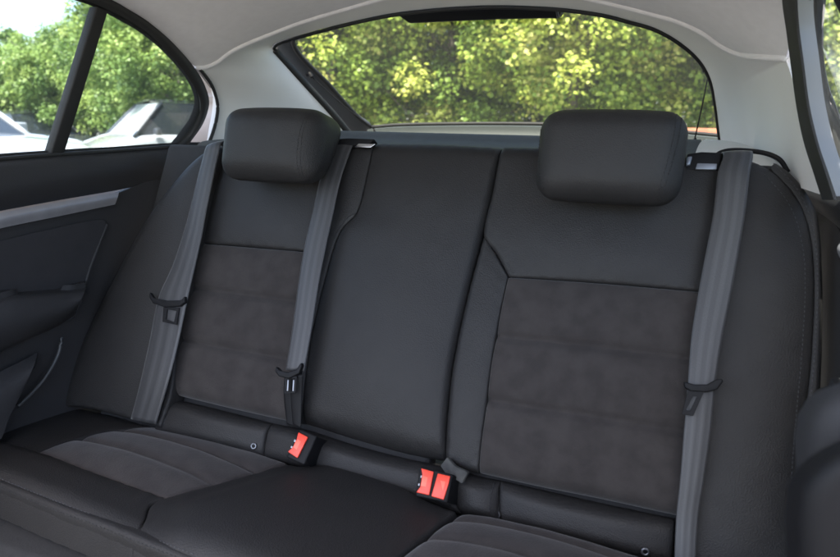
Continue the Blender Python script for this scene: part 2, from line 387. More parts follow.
# headrests
def headrest(parent, cpx, cpy, h, hw, hh, dtop, dbot, lean, side):
    c = bk(cpx, cpy, h)
    X = V((1, 0, 0)); U = V((0, math.sin(lean), math.cos(lean))); D = V((0, math.cos(lean), -math.sin(lean)))   # D: backwards
    n = 44; rr = .034; vs = []; idx = {}; fs = []
    def surf(a, b, c_):                 # a,b,c_ in -1..1 on cube
        dz = (dtop + dbot) / 2 / 2
        q = V((a * hw, c_ * dz, b * hh)); inn = V((max(-hw + rr, min(hw - rr, q.x)), max(-dz + min(rr, dz * .97), min(dz - min(rr, dz * .97), q.y)), max(-hh + rr, min(hh - rr, q.z))))
        d = q - inn
        p = inn + d.normalized() * rr * (1 if True else 0) if d.length > 1e-9 else q
        fz = min(1, max(0, (p.z / hh + 1) / 2))
        k = (dbot + (dtop - dbot) * fz ** .8) / ((dtop + dbot) / 2)
        depth = (p.y + dz) * k                       # front stays put, the back slopes in
        fx = max(0, 1 - (abs(p.x) / hw) ** 2.6)
        depth -= .014 * fx * (1 - abs(p.z / hh) ** 3) if p.y < 0 else 0
        w = 1 - .04 * (1 - fz)
        g = 0
        return c + X * (p.x * w) + U * (p.z + .006 * fx * (1 if p.z > 0 else -.3) * abs(p.z / hh)) + D * depth
    def add(a, b, c_):
        k = (round(a, 5), round(b, 5), round(c_, 5))
        if k not in idx: idx[k] = len(vs); vs.append(surf(a, b, c_))
        return idx[k]
    L = [math.sin((-1 + 2 * i / n) * math.pi / 2 * .86) / math.sin(math.pi / 2 * .86) for i in range(n + 1)]
    for ax in range(3):
        for sg in (-1, 1):
            for i in range(n):
                for j in range(n):
                    q = []
                    for u, v in ((L[i], L[j]), (L[i + 1], L[j]), (L[i + 1], L[j + 1]), (L[i], L[j + 1])):
                        t = [u, v]; t.insert(ax, sg); q.append(add(t[0], t[2], t[1]))
                    fs.append(q)
    o = mesh('headrest', vs, fs, M['leather'], parent); fixn(o)
    sm = o.modifiers.new('sm', 'SMOOTH'); sm.iterations = 3
    for s in (-1, 1):
        pb = c + X * (s * .055) - U * (hh * .35) + D * (dbot * .9)
        tube('headrest_post', [pb, pb + D * .10 - U * .03], .006, M['chrome'], o, n=4)
    return o
h1 = headrest(wide, 265, 142, .120, .106, .0665, .135, .055, R(12), 1)
h1['label'] = 'headrest on the left of the rear seat'
h2 = headrest(nar, 608.5, 153.5, .120, .112, .0705, .115, .055, R(12), 1)
h2['label'] = 'headrest on the right of the rear seat, nearer the camera'
stitches('stitching', [(306, 112), (300, 130), (297, 150), (297, 165), (300, 176)], [h1], h1, M['darkthread'], .0055, .0038, .0007, .0005)
stitches('stitching', [(309, 113), (303, 130), (300.5, 150), (300.5, 165), (303, 176)], [h1], h1, M['darkthread'], .0055, .0038, .0007, .0005)
stitches('stitching', [(677, 114), (674, 135), (668, 160), (662, 180), (656, 200)], [h2], h2, M['darkthread'], .0055, .0038, .0008, .0005)
stitches('stitching', [(682, 116), (679, 137), (673, 160), (667, 180), (661, 199)], [h2], h2, M['darkthread'], .0055, .0038, .0008, .0005)
stitches('stitching', [(541, 130), (539, 150), (540, 175), (544, 190)], [h2], h2, M['darkthread'], .0055, .0038, .0006, .0004)

# =================== cushion
cush = root('rear_seat_cushion', 'black leather rear bench cushion with grey suede seat inserts', 'seat cushion', V((0, .55, .3)))
seam = [(-70, 457), (0, 483), (60, 507), (100, 522), (133, 535)]
L1 = panel('side_bolster', cus([(-70, 436), (-10, 440), (38, 452)]), cus([(38, 452), (75, 440), (115, 431), (156, 427)]), cus([(-20, 410), (48, 404), (100, 412), (156, 427)]), cus([(-70, 436), (-45, 424), (-20, 410)]),
           NC, M['leather'], cush, 40, 40, (.002, .005, .012, .02), (.001, .004, .012, .02), .006)
L2 = panel('front_roll', cus(seam), cus([(133, 535), (144, 522), (151, 505), (166, 498)]), cus([(-70, 436), (-10, 440), (38, 452), (100, 475), (166, 498)]), cus([(-70, 457), (-70, 436)]),
           NC, M['leather'], cush, 70, 50, (.035, .005, .004, .004), (.022, .004, .003, .004), .010)
Li = panel('suede_insert', cus([(38, 452), (100, 475), (166, 498)]), cus([(166, 498), (232, 480), (290, 463)]), cus([(156, 427), (215, 441), (290, 463)]), cus([(38, 452), (75, 440), (115, 431), (156, 427)]),
           NC, M['suede'], cush, 60, 60, (.006, .006, .01, .006), (.005, .005, .01, .005), .012, (.36, .70), .006, .010, wr=.001, pil=.0015)
Cc = panel('centre_panel', cus([(133, 535), (200, 560), (330, 612)]), cus([(330, 612), (395, 560), (458, 510)]), cus([(290, 463), (335, 472), (400, 492), (458, 510)]),
           cus([(133, 535), (144, 522), (151, 505), (166, 498), (232, 480), (290, 463)]), NC, M['leather'], cush, 70, 60, (.035, .006, .014, .006), (.022, .006, .012, .005), .012,
           fn=lambda s, t, p: .012 * (1 / (1 + math.exp(-(s - .16) * 28))) * (1 / (1 + math.exp((s - .80) * 22))) )
Ri = panel('suede_insert', cus([(330, 612), (450, 665), (580, 705)]), cus([(580, 705), (640, 630), (690, 570)]), cus([(462, 511), (500, 518), (560, 533), (690, 570)]), cus([(330, 612), (395, 560), (440, 525), (462, 511)]),
           NC, M['suede'], cush, 70, 70, (.006, .006, .02, .02), (.006, .006, .018, .014), .018, (.35, .66, .88), .006, .010, wr=.001, pil=.002)
Rb = panel('side_bolster', cus([(580, 705), (700, 740)]), cus([(700, 740), (820, 590)]), cus([(690, 570), (820, 590)]), cus([(580, 705), (690, 570)]), NC, M['leather'], cush, 20, 20)
# front face below the seam
def drop(l, dy, dz): return [cu(a, b) + V((0, dy, dz)) for a, b in l]
seam2 = seam + [(200, 562), (330, 614), (580, 707)]
Fa = panel('front_face', drop(seam2, .012, -.085), drop([(580, 707)], .012, -.085) + drop([(580, 707)], 0, 0), drop(seam2, 0, 0), drop([(-70, 457)], .012, -.085) + drop([(-70, 457)], 0, 0), V((0, -1, .25)), M['leather'], cush, 90, 30,
           (.01, .004, .012, .004), (.008, 0, .008, 0), .006)
Fb = panel('front_skirt', drop(seam2, .03, -.24), drop([(580, 707)], .03, -.24) + drop([(580, 707)], .012, -.088), drop(seam2, .012, -.088), drop([(-70, 457)], .03, -.24) + drop([(-70, 457)], .012, -.088), V((0, -1, .1)), M['clothdark'], cush, 90, 20,
           (.01, .004, .01, .004), (.008, 0, .008, 0), .004)
stitches('stitching', sh([(-10, 479)] + seam[1:] + [(200, 561)], 0, 5), [Fa], cush, M['darkthread'], .007, .0045)
stitches('stitching', sh([(-10, 479)] + seam[1:] + [(200, 561)], 0, -4.5), [L2, Cc], cush, M['thread'], .007, .0045)
box('foam_base', (-.60, .56, .36), (.60, .90, .515), M['carpet'], cush, .01)
# leather rolls between cushion and backrest
kt = [(168, 399), (225, 413), (268, 424), (300, 430), (350, 446), (400, 459), (444, 468), (478, 478), (499, 482), (600, 505), (676, 521)]
def sub(l, a, b): return [p for p in l if a <= p[0] <= b]
kb = [(152, 432), (215, 446), (262, 458), (300, 468), (340, 478), (400, 498), (460, 515), (480, 519), (499, 524), (600, 549), (672, 567)]
def roll(name, t, b, ed):
    return panel(name, bks(b, .0), bks([b[-1], t[-1]], .0), bks(t, .0), bks([b[0], t[0]], .0), NB, M['leather'], cush, 40, 30, (.02, ed, .022, ed), (.01, ed, .018, ed), .016, skirt=.03)
K1 = roll('rear_roll', kt[:3], kb[:3], .004); K2 = roll('rear_roll', kt[2:7], kb[2:7], .004); K3 = roll('rear_roll', kt[6:9], kb[6:9], .004); K4 = roll('rear_roll', kt[8:], kb[8:], .004)
stitches('stitching', [(174, 401), (168, 408), (164, 424)], [K1], cush, M['thread'], .006)
stitches('stitching', [(272, 428), (268, 436), (263, 452)], [K2, K1], cush, M['darkthread'], .005)
stitches('stitching', [(494, 484), (491, 495), (489, 512)], [K3, K4], cush, M['darkthread'], .005, r=.001)
stitches('stitching', [(504, 486), (501, 496), (498, 512)], [K3, K4], cush, M['darkthread'], .005, r=.001)
def ring(px, py, r, objs, parent, name='anchor_marker', mt=None):
    tr = bvh(objs); h = cast(tr, px, py, .002); c, n = h
    a = n.cross(V((1, 0, 0))).normalized(); b = n.cross(a)
    o = tube(name, [c + a * math.cos(t) * r + b * math.sin(t) * r for t in [i * math.pi / 6 for i in range(13)]], r * .35, mt or M['steel'], parent, n=26, sides=6)
    vs = [c + n * .0008] + [c + a * math.cos(i * math.pi / 6) * r * .9 + b * math.sin(i * math.pi / 6) * r * .9 for i in range(12)]
    mesh('marker_face', vs, [[0, i, i % 12 + 1] for i in range(1, 13)], M['black'], o)
ring(254, 446, .0042, [K1, K2], cush); ring(500, 514.5, .0042, [K4, K3], cush, mt=M['thread']); ring(645, 551, .0046, [K4], cush)

# =================== seat belts
def belt_strip(name, Lp, Rp, parent, h=.03, tail=None, mt=None, n=90, w=11, arch=.0015, hs=None, th=.0014, label=None):
    A_ = [bk(a, b, (hs[i] if hs else h)) for i, (a, b) in enumerate(Lp)]
    B_ = [bk(a, b, (hs[i] if hs else h)) for i, (a, b) in enumerate(Rp)]
    if tail: A_ = [A_[0] + V(t) for t in tail[::-1]] + A_; B_ = [B_[0] + V(t) for t in tail[::-1]] + B_
    A_ = catmull(A_, n); B_ = catmull(B_, n); vs = []; uvs = []; acc = 0
    for k in range(n):
        if k: acc += (A_[k] - A_[k - 1]).length
        t = (A_[min(k + 1, n - 1)] - A_[max(k - 1, 0)]).normalized(); nn = (B_[k] - A_[k]).cross(t).normalized()
        if nn.dot(NB) < 0: nn = -nn
        for i in range(w):
            s = i / (w - 1); vs.append(A_[k].lerp(B_[k], s) + nn * arch * (1 - (2 * s - 1) ** 2)); uvs.append((s, acc))
    o = mesh(name, vs, grid_faces(w, n), mt or M['webbing'], parent, uvs=uvs, label=label)
    solid(o, th, 0); return o
def lerp2(L, y):
    for (x0, y0), (x1, y1) in zip(L, L[1:]):
        if y0 <= y <= y1: return x0 + (x1 - x0) * (y - y0) / (y1 - y0)
    return L[-1][0]
def px_prism(name, pts, h0, th, mt, parent, bev=.0015, label=None):
    P = [bk(a, b, h0) for a, b in pts]; return prism(name, P, NB * th, mt, parent, bev, label)
def px_frame(name, outer_, inner_, h0, th, mt, parent):
    """flat plate with a hole"""
    n = len(outer_); vs = [bk(a, b, h0) for a, b in outer_] + [bk(a, b, h0) for a, b in inner_]
    vs += [v + NB * th for v in vs]; m2 = 2 * n; fs = []
    for i in range(n):
        j = (i + 1) % n
        fs += [[i, j, n + j, n + i], [m2 + j, m2 + i, m2 + n + i, m2 + n + j], [j, i, m2 + i, m2 + j], [n + i, n + j, m2 + n + j, m2 + n + i]]
    o = mesh(name, vs, fs, mt, parent, False); fixn(o); bevel(o, .0006, 2); return o

# left belt
bl = root('seat_belt', 'grey seat belt hanging at the left beside the door-side bolster', 'seat belt', bk(145, 418, .03), 'rear seat belts')
LL = [(207, 146), (203, 158), (196, 185), (186, 225), (173, 265), (159, 297), (150, 340), (141, 380), (131, 419)]
LR = [(221, 143), (219, 152), (214, 175), (207, 208), (201, 240), (188, 297), (179, 340), (169, 380), (156, 424)]
hh_ = [.035, .035, .035, .034, .036, .040, .036, .034, .02]
belt_strip('webbing', LL, LR, bl, tail=[(0.0, .03, .004), (0.0, .08, -.01)], hs=hh_)
t = px_prism('tongue_grip', [(153, 293), (157, 299), (170, 301.5), (184, 301), (188, 297), (188, 303), (183, 307), (168, 308), (156, 304), (152, 298)], .038, .010, M['black'], bl, .002)
px_frame('tongue_plate', [(164, 306), (180, 308), (177, 325), (163, 322)], [(168, 309.5), (177, 311), (174.5, 322), (166.5, 319.5)], .042, .002, M['black'], t)
# middle belt
bm_ = root('seat_belt', 'grey seat belt for the middle place, running down beside the centre panel', 'seat belt', bk(294, 420, .03), 'rear seat belts')
ML = [(331, 147), (327, 160), (320, 180), (313, 212), (305, 245), (299, 280), (293, 325), (286, 370)]
MR = [(352, 147), (347, 160), (340, 182), (333, 214), (326, 246), (319, 282), (312, 327), (304, 371)]
belt_strip('webbing', ML, MR, bm_, tail=[(0, .01, .006), (0, .03, .004), (0, .05, -.03)], hs=[.014, .02, .028, .032, .034, .036, .038, .040])
t = px_prism('tongue_grip', [(279, 367), (283, 371), (291, 373), (299, 370), (304, 363), (305, 366), (302, 374), (292, 379), (282, 377), (278, 372)], .038, .012, M['black'], bm_, .002)
px_frame('tongue_plate', [(285.5, 377), (297.5, 376), (296, 393), (284.5, 394)], [(287.5, 379), (296, 378.5), (294.5, 391), (286.5, 392)], .044, .0022, M['black'], t)
for a_ in (287.6, 293.2): px_prism('plate_edge', [(a_, 380), (a_ + 1.3, 380), (a_ + .6, 391), (a_ - .7, 391)], .0462, .0008, M['steel'], t, .0002)
belt_strip('webbing', [(285, 372), (284, 395), (287, 424)], [(302, 372), (300, 396), (301, 428)], bm_, hs=[.034, .022, .014], mt=M['black'], n=30, label='lower loop of the belt below its tongue, coloured black for shadow')  # webbing in shadow: its shade is put in as black colour
belt_strip('webbing', [(292, 376), (291, 395), (293, 424)], [(303, 374), (302, 396), (301, 428)], bm_, hs=[.040, .030, .020], mt=M['black'], n=30, label='lower loop of the belt below its tongue, coloured black for shadow')
# right belt
br = root('seat_belt', 'broad grey-blue seat belt hanging over the right bolster, nearest the camera', 'seat belt', bk(684, 600, .03), 'rear seat belts')
RL = [(723, 158), (718, 172), (713, 215), (704, 262), (697, 300), (691, 340), (688, 380), (684, 430), (680, 480), (676, 520), (673, 600)]
RR = [(753, 157), (750, 172), (745, 215), (737, 262), (730, 300), (722, 340), (716, 380), (711, 430), (704, 480), (698, 520), (694, 600)]
belt_strip('webbing', RL, RR, br, tail=[(0, .012, .008), (0, .035, .004), (0, .06, -.03)], hs=[.022, .03, .034, .036, .038, .040, .042, .038, .034, .03, .03])
t = px_prism('tongue_grip', [(683, 382), (693, 385), (706, 385), (715, 380), (721, 379.5), (722, 382), (716, 390), (706, 392.5), (690, 391.5), (684, 388)], .042, .013, M['black'], br, .0025)
px_frame('tongue_plate', [(688, 390), (704, 391), (693, 416), (681.5, 414.5)], [(693, 396), (697, 396.5), (690, 411), (686, 410)], .050, .0022, M['black'], t)

# belt guides on the shoulders
g2 = root('belt_guide', 'small black belt guide with a shiny tab beside the left headrest', 'belt guide', bk(355, 148))
px_prism('guide_body', [(330, 150), (350, 150), (372, 149), (378, 143.5), (352, 142.5), (334, 143.5)], -.006, .02, M['black'], g2)
px_prism('guide_tab', [(355, 147.5), (371, 148), (376, 144.5), (359, 144)], .015, .0025, M['chrome'], g2, .0008)
g1 = root('seat_release_latch', 'black backrest release latch with a glossy lever beside the right headrest', 'seat latch', bk(705, 160))
px_prism('latch_housing', [(684, 174), (718, 174), (721, 157), (700, 156), (686, 158)], -.012, .018, M['black'], g1, .003)
px_prism('latch_lever', [(695, 170), (716, 170.5), (717, 164.5), (697, 164)], .0065, .004, M['tagwhite'], g1, .001)
px_prism('latch_pin', [(685.5, 167), (690, 166), (692, 157.5), (687, 158)], .0065, .006, M['tagwhite'], g1, .002)
g3 = root('belt_outlet', 'dark arched belt outlet at the foot of the right rear pillar', 'belt outlet', bk(745, 155, -.03))
tube('outlet_rim', [bk(a, b, -.05) for a, b in [(712, 162), (718, 154), (730, 150.5), (750, 151), (768, 154), (780, 160), (788, 172)]], .004, M['black'], g3, n=30)

# =================== buckles
def ray_pt(px, py, dist_pt):      # point on the view ray at the depth of dist_pt
    return plane(px, py, dist_pt, _f)
def facequad(pts, c, N_): return [plane(a, b, c, N_) for a, b in pts]
bg = 'belt buckles on the rear seat'
# single buckle: its end face with the red button looks at the camera and upward
def make_buckle(label, quad, buttons, slots, hb, depthvec, px0, strap):
    rt = root('belt_buckle', label, 'belt buckle', bk(px0[0], px0[1], hb), bg)
    c = bk(px0[0], px0[1], hb); Nf = V((.12, -.80, .62)).normalized()
    P = facequad(quad, c, Nf)
    prism('buckle_casing', P, -Nf * .045 + V(depthvec), M['black'], rt, .0028)
    for bq in buttons:
        Q = facequad(bq, c + Nf * .0005, Nf); o = prism('release_button', Q, Nf * .004, M['red'], rt, .0012)
        ce = sum(Q, V()) / len(Q); q0 = [ce + (q - ce) * .42 + Nf * .0035 for q in Q[:4]]
        prism('button_ridge', q0, Nf * .0009, M['redhighlight'], o, .0006)
    for sq in slots:
        Q = facequad(sq, c + Nf * .0008, Nf); prism('slot_metal', Q, Nf * .0008, M['steel'], rt, .0003)
    prism('buckle_strap', [ray_pt(a, b, c + V((0, .05, -.01))) for a, b in strap], V((0, .02, -.006)), M['carpet'], rt, .002)
    return rt
make_buckle('single red-buttoned black belt buckle on the left of the bench', [(300, 429), (317, 436), (304, 465), (286, 457)],
            [[(299, 432.5), (308.5, 437.5), (298, 458.5), (288.5, 452), (293, 448), (297, 440)]],
            [[(294.5, 439), (296.3, 440), (295.3, 442.5), (293.8, 441.5)], [(291.5, 445.5), (293, 446.5), (292, 448.5), (290.5, 447.5)]],
            .055, (0.004, .012, -.006), (300, 447), [(300, 436), (320, 444), (318, 466), (304, 468)])
make_buckle('double black belt buckle with two red buttons at the right end of the bench', [(420, 466), (453, 474.5), (447, 503), (415, 496)],
            [[(421.5, 468.5), (434, 472), (429.5, 495.5), (416.5, 492.5), (420.5, 487), (422.5, 475)],
             [(438, 473.5), (450.5, 476.5), (449, 484), (444, 500), (431.5, 496.5)]],
            [[(420.8, 475), (422.4, 475.5), (421.8, 478), (420.3, 477.6)], [(418.5, 483), (420, 483.5), (419.5, 486), (418, 485.5)]],
            .055, (.010, .012, -.004), (434, 485), [(440, 474), (463, 482), (458, 508), (438, 504)])
# crumpled felt strap behind the double buckle
ft = [bk(447, 457, .02), bk(455, 466, .028), bk(468, 472, .022), bk(462, 484, .03), bk(446, 474, .03), bk(440, 466, .02)]
o = prism('felt_strap', ft, -NB * .015, M['wgrey'], None, .002); setg(o, label='crumpled grey felt strap behind the double buckle', category='strap')

# =================== car body shell
body = root('car_body', 'pale grey roof lining, rear pillars and rear window frame of the car', 'car body', (0, 1.2, .9))
EY = [-.7, .2, .51, .70, .87, .98, 1.08, 1.165, 1.26, 1.34, 1.6]
EZ = [1.43, 1.418, 1.403, 1.382, 1.361, 1.350, 1.328, 1.296, 1.252, 1.235, 1.20]
EX = [.55, .55, .552, .559, .567, .571, .578, .589, .606, .62, .63]
def roof(x, y):
    zc = 1.400 + .045 * (1.2 - y); ze = float(np.interp(y, EY, EZ)); xe = float(np.interp(y, EY, EX)) - (.035 if x > 0 else 0)
    return zc - (zc - ze) * min(1.2, abs(x / xe)) ** 3.2
rear_px = [(196, 67), (204, 67.5), (217, 62), (232, 51), (250, 42), (275, 32), (300, 22.5), (345, 9), (400, -5), (480, -14), (550, -9), (600, 1), (630, 8), (655, 14.5), (675, 20), (700, 31), (722, 46), (740, 54), (760, 56.5), (786, 58)]
rear = [onsurf(a, b, roof) for a, b in rear_px]
rc = catmull(rear, 60); rows = []
# side edges of the lining follow the door openings
Lx, Rx = rear[0], rear[-1]
lf = [rear[0], onsurf(160, 27, roof), onsurf(112, 0, roof), onsurf(60, -60, roof)]
def xedge(y, s):
    return -.595 if s < 0 else .585
vs = []; ny = 40
for j in range(ny):
    f = j / (ny - 1)
    for p in rc:
        xt = (p.x - rear[0].x) / (rear[-1].x - rear[0].x)
        y = p.y + (.0 - p.y) * f; xe = float(np.interp(y, EY, EX)) * .998
        xf = -xe + (2 * xe - .035) * xt
        x = p.x + (xf - p.x) * min(1, f * 4)
        z = roof(x, y) if j else p.z
        vs.append(V((x, y, z)))
hl = mesh('headliner', vs, grid_faces(60, ny), M['headliner'], body)
vs2 = [v + V((0, 0, .035)) for v in vs]; mesh('roof_panel', vs2, grid_faces(60, ny), M['paint'], body)
for s_ in (-1, 1):
    ys = [.0 + 1.35 * i / 24 for i in range(25)]
    loft('roof_rail', [[V((s_ * (float(np.interp(y, EY, EX)) - (.035 if s_ > 0 else 0)) * .99, y, float(np.interp(y, EY, EZ)) + .030)) for y in ys], [V((s_ * (.66 if s_ < 0 else .575), y, float(np.interp(y, EY, EZ)) + .060)) for y in ys], [V((s_ * (.74 if s_ < 0 else .60), y, float(np.interp(y, EY, EZ)) + .085)) for y in ys]], M['paint'], body, 40, 6, .012)
tube('headliner_edge', [p + V((0, -.002, -.001)) for p in rear], .0055, M['headliner'], body, n=160)
# rear pillars and arch
def TP(a, b): return plane(a, b, V((0, 1.40, 1.12 + .26)), V((0, 1, 1.35)).normalized())
def GP(a, b, d=0): return plane(a, b, V((0, 1.50 + d, 1.12 + .25)), V((0, 1, 1.55)).normalized())
open_px = [(362, 152), (345, 130), (330, 112), (305, 85), (288, 66.5), (279, 57), (273, 50), (272, 46), (277, 42), (300, 35), (345, 23), (400, 12), (480, 5.5), (550, 7), (600, 13), (630, 20.5), (655, 28), (680, 42), (700, 60), (711, 80), (716, 105), (720, 137), (722, 150)]
op = [TP(a, b) for a, b in open_px]
# outer curves share the sampled lining edge
opd = catmull(op, 260)
def near(P, q): return min(range(len(P)), key=lambda k: (P[k] - q).length)
def part_(P, a, b): return P[near(P, a):near(P, b) + 1]
rcd = catmull(rear, 160); dn = V((0, 0, -.0015))
Lout = [atx(208, 160, -.635), atx(213, 130, -.63), atx(217, 103, -.62), atx(212, 85, -.61)] + [r + dn for r in part_(rcd, rear[1], rear[8])]
loft('rear_pillar_trim', [Lout, part_(opd, op[0], op[12])], M['pillar'], body, 110, 26, .02)
loft('rear_arch_trim', [[r + dn for r in part_(rcd, rear[8], rear[14])], part_(opd, op[12], op[17])], M['pillar'], body, 60, 8, .02)
Rout = [r + dn * 2 for r in part_(rcd, rear[14], rear[19])] + [atx(798, 100, .605), atx(811, 150, .618), atx(822, 195, .625)]
Rin = part_(opd, op[17], op[22]) + [TP(722, 162)]
def soft_mid(a, b):
    Pm = [(p + q_) / 2 for p, q_ in zip(catmull(a, 80), catmull(b, 80))]
    for _ in range(60): Pm = [Pm[0]] + [(Pm[k - 1] + Pm[k] * 2 + Pm[k + 1]) / 4 for k in range(1, 79)] + [Pm[-1]]
    return Pm
loft('rear_pillar_trim', [Rout, soft_mid(Rout, Rin), Rin], M['pillar'], body, 110, 40, .02)
kk = near(opd, op[7]); sp_ = [p + V((0, .010, -.002)) for p in opd]
tube('opening_seal', sp_[:kk], .011, M['rubber'], body, n=120)
tube('opening_seal', sp_[kk - 1:], .0045, M['rubber'], body, n=200)
# small notch mark on right edge of lining
# black door seals and painted jambs
tube('door_seal', [atx(201, 160, -.625), atx(211, 138, -.622), atx(216.5, 119, -.618), atx(217.5, 104, -.612), atx(212, 86, -.604), atx(200, 69, -.596)], .0042, M['rubber'], body, n=40)
loft('door_jamb', [[atx(201, 160, -.654), atx(211, 138, -.650), atx(217, 119, -.644), atx(218, 104, -.636), atx(212, 86, -.627), atx(198, 66, -.616)],
                   [atx(176, 160, -.70), atx(186, 138, -.695), atx(198, 119, -.69), atx(203, 103, -.68), atx(196, 84, -.67), atx(182, 60, -.66)]], M['paint'], body, 40, 8, .01, away=V((-1, 0, 0)))
sl_ = [((783, -40), (796, -40), .538), ((782, 0), (795, 0), .550), ((786, 30), (797, 30), .562), ((790, 60), (801, 60), .572), ((796, 105), (807, 105), .588), ((803, 140), (815, 140), .60), ((814, 175), (826, 175), .607), ((822, 200), (834, 200), .612)]
loft('door_seal', [[atx(*a, x_) for a, b, x_ in sl_], [atx(*b, x_) for a, b, x_ in sl_]], M['rubber'], body, 50, 4, .003, away=V((1, 0, 0)))
loft('door_jamb', [[atx(b[0] - 3, b[1], x_ + .006) for a, b, x_ in sl_], [atx(b[0] + 13, b[1], x_ + .030) for a, b, x_ in sl_]], M['jamb'], body, 50, 4, .008, away=V((1, 0, 0)))
# tailgate
tg = root('tailgate', 'grey-framed tailgate with the tinted rear window', 'tailgate', (0.0, 1.8, .95))
gl_px = [(368, 132), (371, 127), (358, 117), (330, 86), (293, 43), (320, 20), (400, -6), (480, -14), (560, -12), (640, 8), (700, 36), (728, 60), (734, 100), (738, 137), (735, 140)]
glz = [GP(a, b) for a, b in gl_px]
og = [GP(a, b, -.035) for a, b in [(345, 160), (345, 150), (326, 125), (300, 92), (262, 48), (300, 10), (390, -20), (480, -30), (570, -28), (660, 0), (730, 30), (770, 55), (775, 100), (780, 150), (778, 160)]]
loft('tailgate_trim', [og, [a.lerp(b, .55) + V((0, -.012, .0)) for a, b in zip(og, glz)], glz], M['darkplastic'], tg, 120, 14, .012, away=V((0, 1, .6)))
tube('glass_seal', glz[1:14], .0065, M['rubber'], tg, n=150)
gb = [(371, 127), (400, 124.8), (470, 123.6), (540, 124), (600, 126), (660, 130), (720, 135.5), (738, 137)]
tube('glass_lower_seal', [GP(a, b) for a, b in gb], .005, M['rubber'], tg, n=60)
top_c = catmull([GP(a, b, .004) for a, b in [(262, 44), (320, 16), (400, -10), (480, -18), (560, -16), (640, 4), (700, 32), (740, 60)]], 50)
bot_c = catmull([GP(a, b + 1, .004) for a, b in [(340, 130)] + gb[1:]], 50)
loft('rear_window_glass', [bot_c, [a.lerp(b, .5) + V((0, .015, .01)) for a, b in zip(bot_c, top_c)], top_c], M['rearglass'], tg, 50, 12, .004, away=V((0, 1, .6)))
low = [GP(a, b + 1.5, -.004) for a, b in gb]
loft('lower_trim', [[p + V((0, -.03, -.004)) for p in low], low], M['lowertrim'], tg, 50, 4, .01, away=V((0, 0, -1)))
loft('lower_trim_face', [[p + V((0, -.05, -.05)) for p in low], [p + V((0, -.032, -.022)) for p in low], [p + V((0, -.03, -.005)) for p in low]], M['lowertrim'], tg, 50, 8, .01, away=V((0, 1, 0)))
# outer tailgate skin below the glass
loft('outer_panel', [[p + V((0, .08, -.02)) for p in low], [p + V((0, .20, -.06)) for p in low], [p + V((0, .25, -.5)) for p in low]], M['paint'], tg, 30, 10, .01)
# brake light housing
hp = [GP(a, b, -.03) for a, b in [(392, 9), (400, 17), (409, 23.5), (450, 21.5), (500, 19.5), (545, 18.5), (558, 18.5), (561, 13), (560, 4), (500, 2), (440, 3)]]
bh = prism('brake_light_housing', hp, V((0, .055, .012)), M['black'], tg, .004)
tube('housing_cap', [GP(556.5, 8, -.034), GP(558, 17, -.034)], .003, M['darkplastic'], bh, n=6)
# parcel shelf
sf = root('parcel_shelf', 'dark grey parcel shelf behind the rear backrest', 'parcel shelf', (0, 1.5, 1.0))
def shrow(y, z, xa=-.55, xb=.50, nn=12): return [V((xa + (xb - xa) * i / (nn - 1), y, 1.12 + z)) for i in range(nn)]
loft('shelf_board', [shrow(1.16, -.10), shrow(1.165, -.035), shrow(1.20, -.022), shrow(1.38, -.016), shrow(1.44, -.008), shrow(1.475, .006), shrow(1.50, .009), shrow(1.76, .004)], M['shelf'], sf, 40, 60, .012, away=V((0, 0, -1)))
# side ledges
loft('side_ledge', [[bk(692, 170, -.04), bk(694, 158, -.05), aty(700, 143, 1.32), aty(706, 139, 1.42)], [bk(740, 172, -.04), bk(742, 160, -.05), aty(748, 148, 1.32), aty(740, 143, 1.42)], [bk(776, 190, -.04), bk(784, 174, -.05), aty(790, 165, 1.32), aty(780, 160, 1.42)]], M['pillar'], body, 20, 20, .01, away=V((0, 0, -1)), label='pale ledge at the foot of the right pillar')
# lifting cords
cg = 'lifting cords of the parcel shelf'
for lab, a, b, ya, yb in (('thin black cord crossing the left corner of the rear window', (311, 76), (374, 129), 1.60, 1.72), ('thin black cord hanging at the right edge of the rear window', (709, 72), (695, 138), 1.62, 1.66)):
    pa, pb = aty(*a, ya), aty(*b, yb)
    rt = root('shelf_cord', lab, 'cord', pb, cg)
    mid = pa.lerp(pb, .5) + V((0, 0, -.006))
    tube('cord', [pa, mid, pb], .0017, M['black'], rt, n=20, sides=6)
    tube('hook', [pa + V((-.014, 0, .004)), pa + V((-.004, 0, .006)), pa + V((.004, 0, -.004))], .0058, M['black'], rt, n=10)
    tube('cord_end', [pb, pb + V((.003, 0, -.012))], .003, M['black'], rt, n=4)
# cabin floor, boot walls and outer sides keep stray light out
box('floor_pan', (-.68, -.6, .22), (.68, 1.9, .26), M['carpet'], body, 0)
for s in (-1, 1):
    x0, x1 = (-.80, -.76) if s < 0 else (.76, .80)
    box('body_side', (x0, -.1, .22), (x1, 2.1, 1.0), M['paint'], body, 0)
    xa, xb = (-.70, -.60) if s < 0 else (.60, .70)
box('front_door_light_blocker', (.74, -.6, .22), (.78, -.08, 1.05), M['paint'], body, 0)  # unseen front door box, added to block light bounced off the ground
box('boot_side', (-.76, 1.30, .26), (-.62, 1.95, 1.04), M['carpet'], body, 0)
box('boot_side', (.62, 1.40, .26), (.76, 1.95, 1.02), M['carpet'], body, 0)

